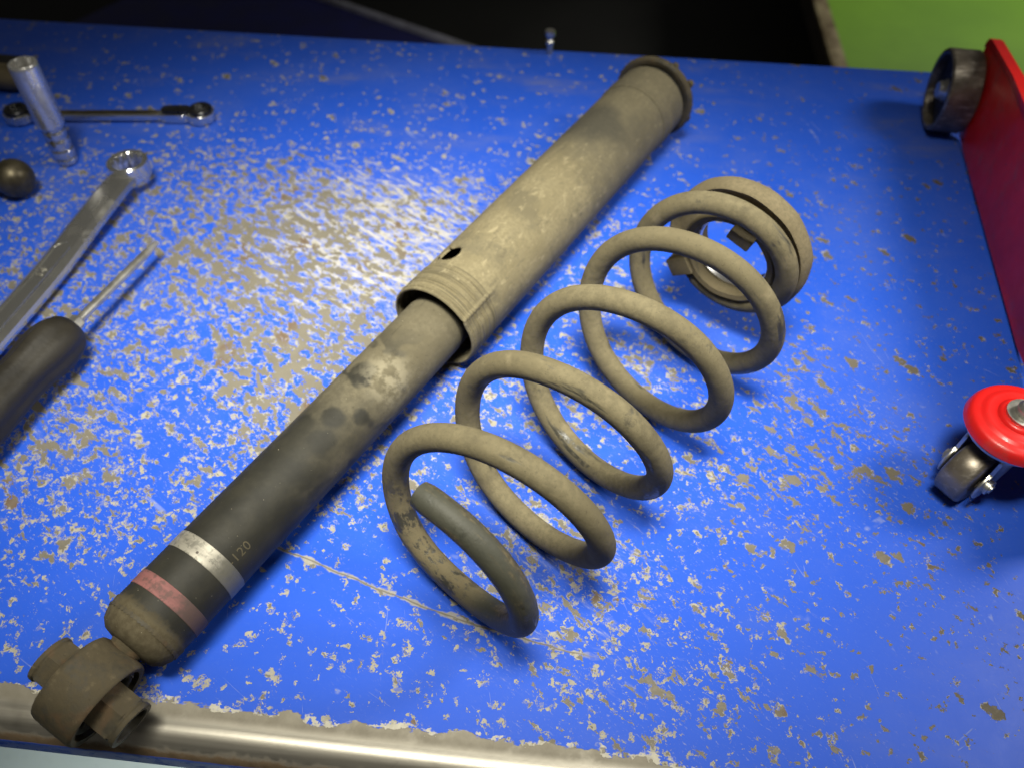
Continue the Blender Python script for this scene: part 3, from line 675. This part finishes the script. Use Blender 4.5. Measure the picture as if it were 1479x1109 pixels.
def seat_block(t, r0, r1, s0, s1, wdt, bev=.0008):
    bm = bmesh.new(); Mx = Matrix.Rotation(2 * PI * t, 4, 'Z'); boxp(bm, r0, r1, -wdt / 2, wdt / 2, s0, s1, Mx, bev); o = obj('stop_block', bm, M_SEAT, spring, True, 30); return o
seat_block(4.045, 0.0225, 0.0305, 0.2350, 0.2520, 0.016)
seat_block(4.65, 0.0300, 0.0470, 0.2400, 0.2545, 0.013)

# ------------------------------------------------------------------ ring spanner
def dirfrom(a, b): return (Vector(b) - Vector(a)).normalized()
h0 = Vector((-0.3745, 0.5500, 0.0)); hb = Vector((-0.4085, 0.2850, 0.0)); wd = dirfrom(h0, hb); wn = Vector((0, 0, 1)).cross(wd)
MW = frame(h0, wd, wn, (0, 0, 1))
wrench = thing('ring_spanner', 'large polished ring spanner with raised ring head beside the screwdriver', 'spanner', mat=MW)
bm = bmesh.new(); nP = 40; L = (hb - h0).length; rings = []
for i in range(nP + 1):
    u = i / nP; x = 0.012 + (L - 0.012) * u
    k = sm(min(1, max(0, (x - 0.012) / 0.13))); zc = 0.0160 * (1 - k) + 0.0085 * k; hw = 0.0124 - 0.0002 * (1 - k) + 0.0010 * u; ht = 0.0048 + .0006 * k
    sec = [(-hw * .62, ht), (0, ht * 1.06), (hw * .62, ht), (hw * .92, ht * .55), (hw, 0), (hw * .92, -ht * .6), (hw * .6, -ht), (-hw * .6, -ht), (-hw * .92, -ht * .6), (-hw, 0), (-hw * .92, ht * .55)]
    rings.append([bm.verts.new((x, y, zc + z)) for y, z in sec])
for a, b in zip(rings[:-1], rings[1:]):
    for k in range(len(a)): j = (k + 1) % len(a); bm.faces.new((a[k], a[j], b[j], b[k]))
bm.faces.new(rings[0]); bm.faces.new(rings[-1][::-1]); obj('handle_bar', bm, M_SPANNER, wrench, True, 28)
bm = bmesh.new(); n = 96; prof = [('i', 0.0100), ('i', 0.0240), ('o', 0.0255), ('o2', 0.0262), ('f', 0.0250), ('f', 0.0125), ('o2', 0.0105), ('o', 0.0098)]
rings = []
for kind, z in prof:
    ring = []
    for i in range(n):
        a = 2 * PI * i / n
        if kind == 'i': r = 0.0112 + 0.0010 * abs(math.sin(6 * a))
        elif kind == 'o': r = 0.0128
        elif kind == 'o2': r = 0.0150
        else: r = 0.0165
        ring.append(bm.verts.new((r * math.cos(a), r * math.sin(a), z)))
    rings.append(ring)
for q in range(len(rings)):
    a, b = rings[q], rings[(q + 1) % len(rings)]
    for i in range(n): j = (i + 1) % n; bm.faces.new((a[i], a[j], b[j], b[i]))
obj('ring_head', bm, M_CHROME, wrench, True, 35)
# stamped oval panel rim and raised size mark on the bar
def zbar(x):
    k = sm(min(1, max(0, (x - 0.012) / 0.13))); return 0.0160 * (1 - k) + 0.0085 * k + (0.0048 + .0006 * k) * 1.06
cu = bpy.data.curves.new('mark', 'FONT'); cu.body = '14'; cu.size = 0.0095; cu.extrude = 0.0007; cu.align_x = 'CENTER'; cu.align_y = 'CENTER'
to = bpy.data.objects.new('mark_tmp', cu); COL.objects.link(to); dg = bpy.context.evaluated_depsgraph_get()
me = bpy.data.meshes.new_from_object(to.evaluated_get(dg)); bpy.data.objects.remove(to)
for v in me.vertices: v.co = (0.128 - v.co.x, -v.co.y * .8, zbar(0.128 - v.co.x) - .0001 + v.co.z)
me.name = 'size_mark'; me.materials.append(M_ZINC); o = bpy.data.objects.new('size_mark', me); COL.objects.link(o); o.parent = wrench  # brighter zinc on the mark imitates highlights along its edges
bm = bmesh.new(); pts = []
for i in range(48):
    a = 2 * PI * i / 48; pts.append(Vector((0.152 + (0.050 if math.cos(a) > 0 else -0.050) + 0.0065 * math.cos(a), 0.0060 * math.sin(a), zbar(0.152 + (0.050 if math.cos(a) > 0 else -0.050) + 0.0065 * math.cos(a)) - .0002)))
pts.append(pts[0].copy()); sweep(bm, pts, 0.0008, 8, False); obj('stamped_rim', bm, M_CHROME, wrench)

# ------------------------------------------------------------------ screwdriver
s0 = Vector((-0.3368, 0.3715, 0.0205)); s1 = Vector((-0.3172, 0.4625, 0.0165)); sdv = (s1 - s0).normalized()
MD = axis_frame(s0, sdv)
sd = thing('screwdriver', 'thin screwdriver with a fat dark handle and whitish steel shaft', 'screwdriver', mat=MD)
Ls = (s1 - s0).length
bm = bmesh.new(); lathe(bm, [(0, -0.012), (0.0031, -0.012), (0.0031, Ls - .016), (0.0028, Ls - .0115)], 20); obj('shaft', bm, M_ZINC, sd)
bm = bmesh.new(); lathe(bm, [(0.0028, Ls - .0116), (0.0026, Ls - .008), (0.0021, Ls - .003), (0.0016, Ls - .0004), (0.0, Ls)], 12); obj('tip', bm, M_SATIN, sd)
bm = bmesh.new(); lathe(bm, [(0.0028, -0.0075), (0.0052, -0.0075), (0.0054, -0.0065), (0.0054, 0.0005), (0.0050, 0.0015), (0.0028, 0.0015)], 6, None, True); obj('collar', bm, M_ZINC, sd, False)
bm = bmesh.new(); rings = []; n = 72
hp = [(0.0, -0.0072), (0.0085, -0.0072), (0.0120, -0.0085), (0.0150, -0.012), (0.0172, -0.018), (0.0184, -0.026), (0.0180, -0.036), (0.0165, -0.048), (0.0160, -0.058), (0.0172, -0.075), (0.0190, -0.095), (0.0195, -0.115), (0.0180, -0.130), (0.012, -0.138), (0.0, -0.140)]
lathe(bm, hp, n)
for v in bm.verts:
    r = math.hypot(v.co.x, v.co.y)
    if r > .014: a = math.atan2(v.co.y, v.co.x); k = 1 - 0.085 * (0.5 + .5 * math.cos(6 * a)) ** 2 ; v.co.x *= k; v.co.y *= k
obj('handle', bm, M_HANDLE, sd, True, 50)

# ------------------------------------------------------------------ tall socket standing on end
sk = thing('deep_socket', 'tall chrome deep socket standing upright with its mouth facing up', 'socket', (-0.4475, 0.5770, 0))
bm = bmesh.new()
lathe(bm, [(0.0090, 0.0352), (0.0094, 0.0358), (0.0106, 0.0372), (0.0111, 0.0391), (0.0112, 0.0893), (0.0111, 0.0916), (0.0105, 0.0923), (0.0090, 0.0923), (0.0082, 0.0911), (0.0079, 0.0418)], 48, None, True)
for v in bm.verts:
    r = math.hypot(v.co.x, v.co.y)
    if r < 0.0086 and v.co.z > .035: a = math.atan2(v.co.y, v.co.x); k = 1 + .09 * abs(math.cos(3 * a)); v.co.x *= k; v.co.y *= k
obj('socket_tube', bm, M_SATIN, sk, True, 40)
bm = bmesh.new()
lathe(bm, [(0.0000, 0.0000), (0.0072, 0.0000), (0.0085, 0.0013), (0.0087, 0.0056), (0.0080, 0.0067), (0.0080, 0.0080), (0.0090, 0.0091), (0.0091, 0.0140), (0.0082, 0.0153), (0.0082, 0.0167), (0.0094, 0.0182), (0.0096, 0.0237), (0.0085, 0.0251), (0.0085, 0.0270), (0.0094, 0.0284), (0.0094, 0.0321), (0.0087, 0.0333), (0.0090, 0.0363), (0.0000, 0.0363)], 40)
for v in bm.verts:
    r = math.hypot(v.co.x, v.co.y); z = v.co.z
    if r > .0088 and .0175 < z < .0245: a = math.atan2(v.co.y, v.co.x); k = 1 - .05 * (round(a / (2 * PI) * 40) % 2); v.co.x *= k; v.co.y *= k
obj('knurled_adaptor', bm, M_CHROME, sk, True, 35)

# ------------------------------------------------------------------ flex-head ratchet spanner behind the socket
r0 = Vector((-0.5330, 0.6330, 0)); r1 = Vector((-0.3400, 0.6555, 0)); rd = (r1 - r0).normalized(); rn = Vector((0, 0, 1)).cross(rd)
MR = frame(r0, rd, rn, (0, 0, 1)); LR_ = (r1 - r0).length
rt = thing('ratchet_spanner', 'slim flex head ratchet spanner lying flat behind the standing socket', 'spanner', mat=MR)
def stadium(cx, hl, r, n=14):
    p = []
    for i in range(n + 1): a = -PI / 2 + PI * i / n; p.append((cx + hl + r * math.cos(a), r * math.sin(a)))
    for i in range(n + 1): a = PI / 2 + PI * i / n; p.append((cx - hl + r * math.cos(a), r * math.sin(a)))
    return p
bm = bmesh.new(); boxp(bm, 0.035, LR_ - 0.045, -0.0050, 0.0050, 0.0020, 0.0082, None, .0012); obj('handle_bar', bm, M_CHROME, rt, True, 30)
bm = bmesh.new(); prism(bm, stadium((LR_) / 2, LR_ / 2 - .054, 0.0030), 0.0080, 0.0086, None, .0002, 1)
obj('grip_panel', bm, M_BRONZE, rt, True, 30)
for cx, sg in ((LR_ - 0.013, 1), (0.013, -1)):
    bm = bmesh.new(); prism(bm, stadium(cx - sg * .001, 0.0015, 0.0118), 0.0012, 0.0095, None, .0012); hd = obj('ring_head', bm, M_CHROME, rt, True, 35)
    bm = bmesh.new(); lathe(bm, [(0.0062, 0.0094), (0.0108, 0.0094), (0.0108, 0.0120), (0.0098, 0.0130), (0.0066, 0.0130), (0.0060, 0.0122)], 36, Matrix.Translation((cx, 0, 0)), True)
    for v in bm.verts: pass
    o = obj('ratchet_ring', bm, M_BLACKTOOL, rt, True, 35)
    bm = bmesh.new(); prism(bm, stadium(cx - sg * .024, 0.008, 0.0072), 0.0015, 0.0088, None, .0012); obj('flex_joint', bm, M_CHROME, rt, True, 35)
    bm = bmesh.new(); prism(bm, stadium(cx - sg * .022, 0.0085, 0.0055), 0.0089, 0.0122, None, .0012); obj('joint_cheek', bm, M_BLACKTOOL, rt, True, 35)
    bm = bmesh.new(); lathe(bm, [(0, -0.0078), (0.0030, -0.0078), (0.0034, -0.0072), (0.0034, 0.0072), (0, 0.0078)], 16, Matrix.Translation((cx - sg * .018, 0, 0.0052)) @ Matrix.Rotation(PI / 2, 4, 'X')); obj('pivot_pin', bm, M_CHROME, rt)

# ------------------------------------------------------------------ two tool ends running in from the left edge
kb = thing('knob_handle', 'dull bronze rounded knob end of a tool reaching in at the left edge', 'tool handle', mat=axis_frame((-0.4650, 0.5290, 0.0158), (1, 0.12, 0)) @ Matrix.Scale(0.79, 4))
bm = bmesh.new(); pr = [(0.0, 0.0195)] + [(0.0200 * math.sin(a), 0.0195 * math.cos(a)) for a in [PI * i / 28 for i in range(1, 21)]] + [(0.0130, -0.019), (0.0120, -0.030), (0.0125, -0.075), (0.0, -0.077)]
lathe(bm, pr, 48); obj('knob', bm, M_BRONZE, kb, True, 60)
rodt = thing('tool_grip', 'dark and tan tool handle lying behind the standing socket at the left edge', 'tool handle', mat=axis_frame((-0.5420, 0.6850, 0.0130), (1, -0.05, 0)))
bm = bmesh.new(); lathe(bm, [(0, 0.004), (0.0085, 0.004), (0.0112, 0.002), (0.0120, -0.004), (0.0120, -0.075), (0, -0.075)], 32); obj('tan_sleeve', bm, M_TAN, rodt, True, 40)
bm = bmesh.new(); lathe(bm, [(0, -0.002), (0.0080, -0.002), (0.0096, -0.005), (0.0100, -0.012), (0.0100, -0.075), (0, -0.075)], 32, Matrix.Translation((0, 0, 0)) @ Matrix.Translation((-0.0, 0.0, 0.002)) @ Matrix.Translation((0, 0.0, 0))); g2 = obj('black_grip', bm, M_RUBBER, rodt, True, 40); g2.location = (0.0225, -0.002, 0)

# ------------------------------------------------------------------ red trolley on wheels at the right
jk = thing('trolley_jack', 'red steel trolley jack side with steel front roller and swivel castor', 'trolley jack', (0.33, 0.55, 0))
def jkid(o): return kid(o, jk)
p0 = Vector((0.3450, 0.7350, 0)); p1 = Vector((0.3190, 0.4400, 0)); pd = (p1 - p0).normalized(); pn = Vector((0, 0, 1)).cross(pd)   # pn points to +x side
MP = frame(p0, pd, Vector((0, 0, 1)), pd.cross(Vector((0, 0, 1))))
Lp = 0.46
poly = [(0.034, 0.003), (0.012, 0.028), (0.003, 0.060), (0.000, 0.074), (0.004, 0.079), (0.012, 0.081), (0.085, 0.088), (0.20, 0.090), (0.36, 0.086), (Lp, 0.080), (Lp, 0.020), (0.30, 0.003), (0.06, 0.003)]
bm = bmesh.new(); prism(bm, poly, -0.0025, 0.0025, MP, .0012); jkid(obj('side_plate', bm, M_RED, None, True, 30))
bm = bmesh.new(); tp = [(0.000, 0.0745), (0.004, 0.0800), (0.012, 0.0825), (0.085, 0.0895), (0.20, 0.0915), (0.36, 0.0875), (Lp, 0.0815)]
sgn = 1
sg2 = MP.to_3x3() @ Vector((0, 0, 1)); s_out = 1 if sg2.x > 0 else -1
pts3 = []
vs = []
for (x, y) in tp:
    a = MP @ Vector((x, y, -0.0030 * s_out)); b = MP @ Vector((x, y, 0.0060 * s_out)); c = MP @ Vector((x, y - .004, 0.0060 * s_out)); d = MP @ Vector((x, y - .004, -0.0030 * s_out))
    vs.append([bm.verts.new(q) for q in (a, b, c, d)])
for a, b in zip(vs[:-1], vs[1:]):
    for k in range(4): j = (k + 1) % 4; bm.faces.new((a[k], a[j], b[j], b[k]))
bm.faces.new(vs[0]); bm.faces.new(vs[-1][::-1])
jkid(obj('top_flange', bm, M_RED, None, True, 30))
# far side plate and cross tube, mostly outside the frame
bm = bmesh.new(); prism(bm, poly, -0.0025 + 0.20 * s_out, 0.0025 + 0.20 * s_out, MP, .0012); jkid(obj('side_plate', bm, M_RED, None, True, 30))
bm = bmesh.new(); lathe(bm, [(0, 0.0), (0.012, 0), (0.012, 0.19), (0, .19)], 24, axis_frame(MP @ Vector((0.12, 0.05, 0.003 * s_out)), sg2 * s_out)); jkid(obj('cross_tube', bm, M_RED))
# front rollers
for off in (-0.0185 * s_out, 0.2185 * s_out):
    c = MP @ Vector((0.016, 0.0356, off)); Mw = axis_frame(c, -sg2 * s_out if off * s_out < 0 else sg2 * s_out) @ Matrix.Scale(0.77, 4)
    bm = bmesh.new(); lathe(bm, [(0.013, 0.004), (0.036, 0.004), (0.0385, 0.006), (0.0395, 0.0155), (0.0415, 0.0170), (0.0445, 0.0165), (0.0460, 0.0145), (0.0462, -0.0165), (0.0445, -0.0185), (0.013, -0.0185)], 64, Mw, True)
    ww = jkid(obj('front_wheel', bm, M_ROLLER, None, True, 35))
    bm = bmesh.new(); lathe(bm, [(0.0135, 0.0050), (0.0375, 0.0050), (0.0380, 0.0070), (0.0140, 0.0060)], 48, Mw, True); kid(obj('wheel_recess', bm, M_RUBBER), ww)
    bm = bmesh.new(); lathe(bm, [(0.0, 0.0170), (0.0085, 0.0165), (0.0098, 0.0150), (0.0110, 0.0100), (0.0130, 0.0085), (0.0130, -0.022), (0.0, -0.022)], 32, Mw); kid(obj('hub', bm, M_ZINC), ww)
# swivel castor: pressed red dish, ear to the frame, fork, wheel, nut
cz = 0.056; KC = 0.86; dc = Vector((0.2625, 0.3215, cz))
bm = bmesh.new()
lathe(bm, [(0.0, 0.0060), (0.0125, 0.0060), (0.0140, 0.0052), (0.0150, 0.0036), (0.0165, 0.0030), (0.0200, 0.0034), (0.0222, 0.0030), (0.0235, 0.0018), (0.0250, 0.0014), (0.0275, 0.0012), (0.0296, -0.0002), (0.0310, -0.0030), (0.0316, -0.0062), (0.0306, -0.0068), (0.0295, -0.0035), (0.0, -0.0020)], 80, Matrix.Translation(dc) @ Matrix.Scale(0.92, 4)); jkid(obj('castor_plate', bm, M_RED, None, True, 35))
bm = bmesh.new(); prism(bm, [(dc.x + .012, dc.y - .022), (0.318, dc.y - .030), (0.318, dc.y + .050), (dc.x + .020, dc.y + .0235)], cz - .0078, cz - .0032, None, .001); jkid(obj('frame_ear', bm, M_RED, None, True, 30))
bm = bmesh.new(); lathe(bm, [(0, 0.0055), (0.0105, 0.0055), (0.0105, 0.0072), (0.0062, 0.0074), (0.0062, 0.0115), (0.0045, 0.0135), (0, 0.0140)], 24, Matrix.Translation(dc)); jkid(obj('pivot_nut', bm, M_ZINC, None, True, 30))
wc = Vector((0.2455, 0.3105, 0.0195)); wax = Vector((0.62, -0.78, 0)).normalized(); Mc = axis_frame(wc, wax) @ Matrix.Scale(0.84, 4)
bm = bmesh.new(); lathe(bm, [(0.006, -0.0105), (0.0190, -0.0105), (0.0218, -0.0095), (0.0230, -0.0075), (0.0232, 0.0), (0.0230, 0.0075), (0.0218, 0.0095), (0.0190, 0.0105), (0.006, 0.0105)], 56, Mc, True); cw = jkid(obj('castor_wheel', bm, M_ROLLER, None, True, 40))
toc = (Vector((dc.x, dc.y, 0)) - Vector((wc.x, wc.y, 0)))
tdir = Vector((0, 0, 1)).cross(wax); tdir = tdir if tdir.dot(toc) > 0 else -tdir
for sg in (-1, 1):
    Mf = frame(wc + wax * sg * 0.0120, tdir, Vector((0, 0, 1)), tdir.cross(Vector((0, 0, 1)))) @ Matrix.Scale(0.86, 4)
    poly2 = [(0.0125 * math.cos(a), 0.0125 * math.sin(a)) for a in [math.radians(q) for q in range(100, 300, 15)]] + [(0.022, 0.000), (0.044, 0.016), (0.050, 0.033), (0.006, 0.034), (0.000, 0.024)]
    bm = bmesh.new(); prism(bm, poly2, -0.0012, 0.0012, Mf, .0006, 1); jkid(obj('fork_arm', bm, M_ZINC, None, True, 30))
    bm = bmesh.new(); lathe(bm, [(0, 0.0), (0.0062, 0), (0.0062, 0.003), (0.0035, .0032), (0.0035, 0.0045), (0, .0048)], 6 if sg < 0 else 16, axis_frame(wc + wax * sg * 0.0130, wax * sg) @ Matrix.Scale(0.8, 4)); jkid(obj('axle_nut', bm, M_ZINC, None, True, 30))
bm = bmesh.new(); lathe(bm, [(0.0, -0.0090), (0.022, -0.0090), (0.024, -0.0105), (0.024, -0.0120), (0, -0.0120)], 40, Matrix.Translation(dc + Vector((-0.001, -0.0, 0.0)))); jkid(obj('swivel_race', bm, M_ZINC, None, True, 30))

# ------------------------------------------------------------------ things behind and below the bench
bmx = bmesh.new(); boxp(bmx, 0.664, 0.708, 1.2, 4.2, FZ - .004, FZ + .012, None, .004)
bt = thing('steel_beam', 'worn tan steel beam edging the dark pit beside the green floor', 'beam', (0.68, 1.2, FZ - .1))
kid(obj('beam_top', bmx, M_BEAM), bt)
bm = bmesh.new(); boxp(bm, 0.668, 0.698, 1.2, 4.2, FZ - .075, FZ - .0045, None, .003); kid(obj('beam_web', bm, M_BEAMDARK), bt)
rp = thing('lift_ramp', 'dark navy steel ramp plate with a pale grey edge strip behind the bench', 'ramp', (-0.8, 2.4, FZ - .1))
la, lb = Vector((-1.30, 2.735, 0)), Vector((-0.15, 2.132, 0)); ldv = (lb - la).normalized(); lnn = Vector((0, 0, 1)).cross(ldv)
def q(p, k): v = p + lnn * k; return (v.x, v.y)
bm = bmesh.new(); prism(bm, [q(la, 0), q(la, -1.2), q(lb, -1.2), q(lb, 0)], FZ - .10, FZ - .012, None, .004); kid(obj('ramp_plate', bm, M_NAVY), rp)
bm = bmesh.new(); prism(bm, [q(la, 0.022), q(la, 0.002), q(lb, 0.002), q(lb, 0.022)], FZ - .10, FZ, None, .004); kid(obj('edge_strip', bm, M_GREYSTRIP), rp)
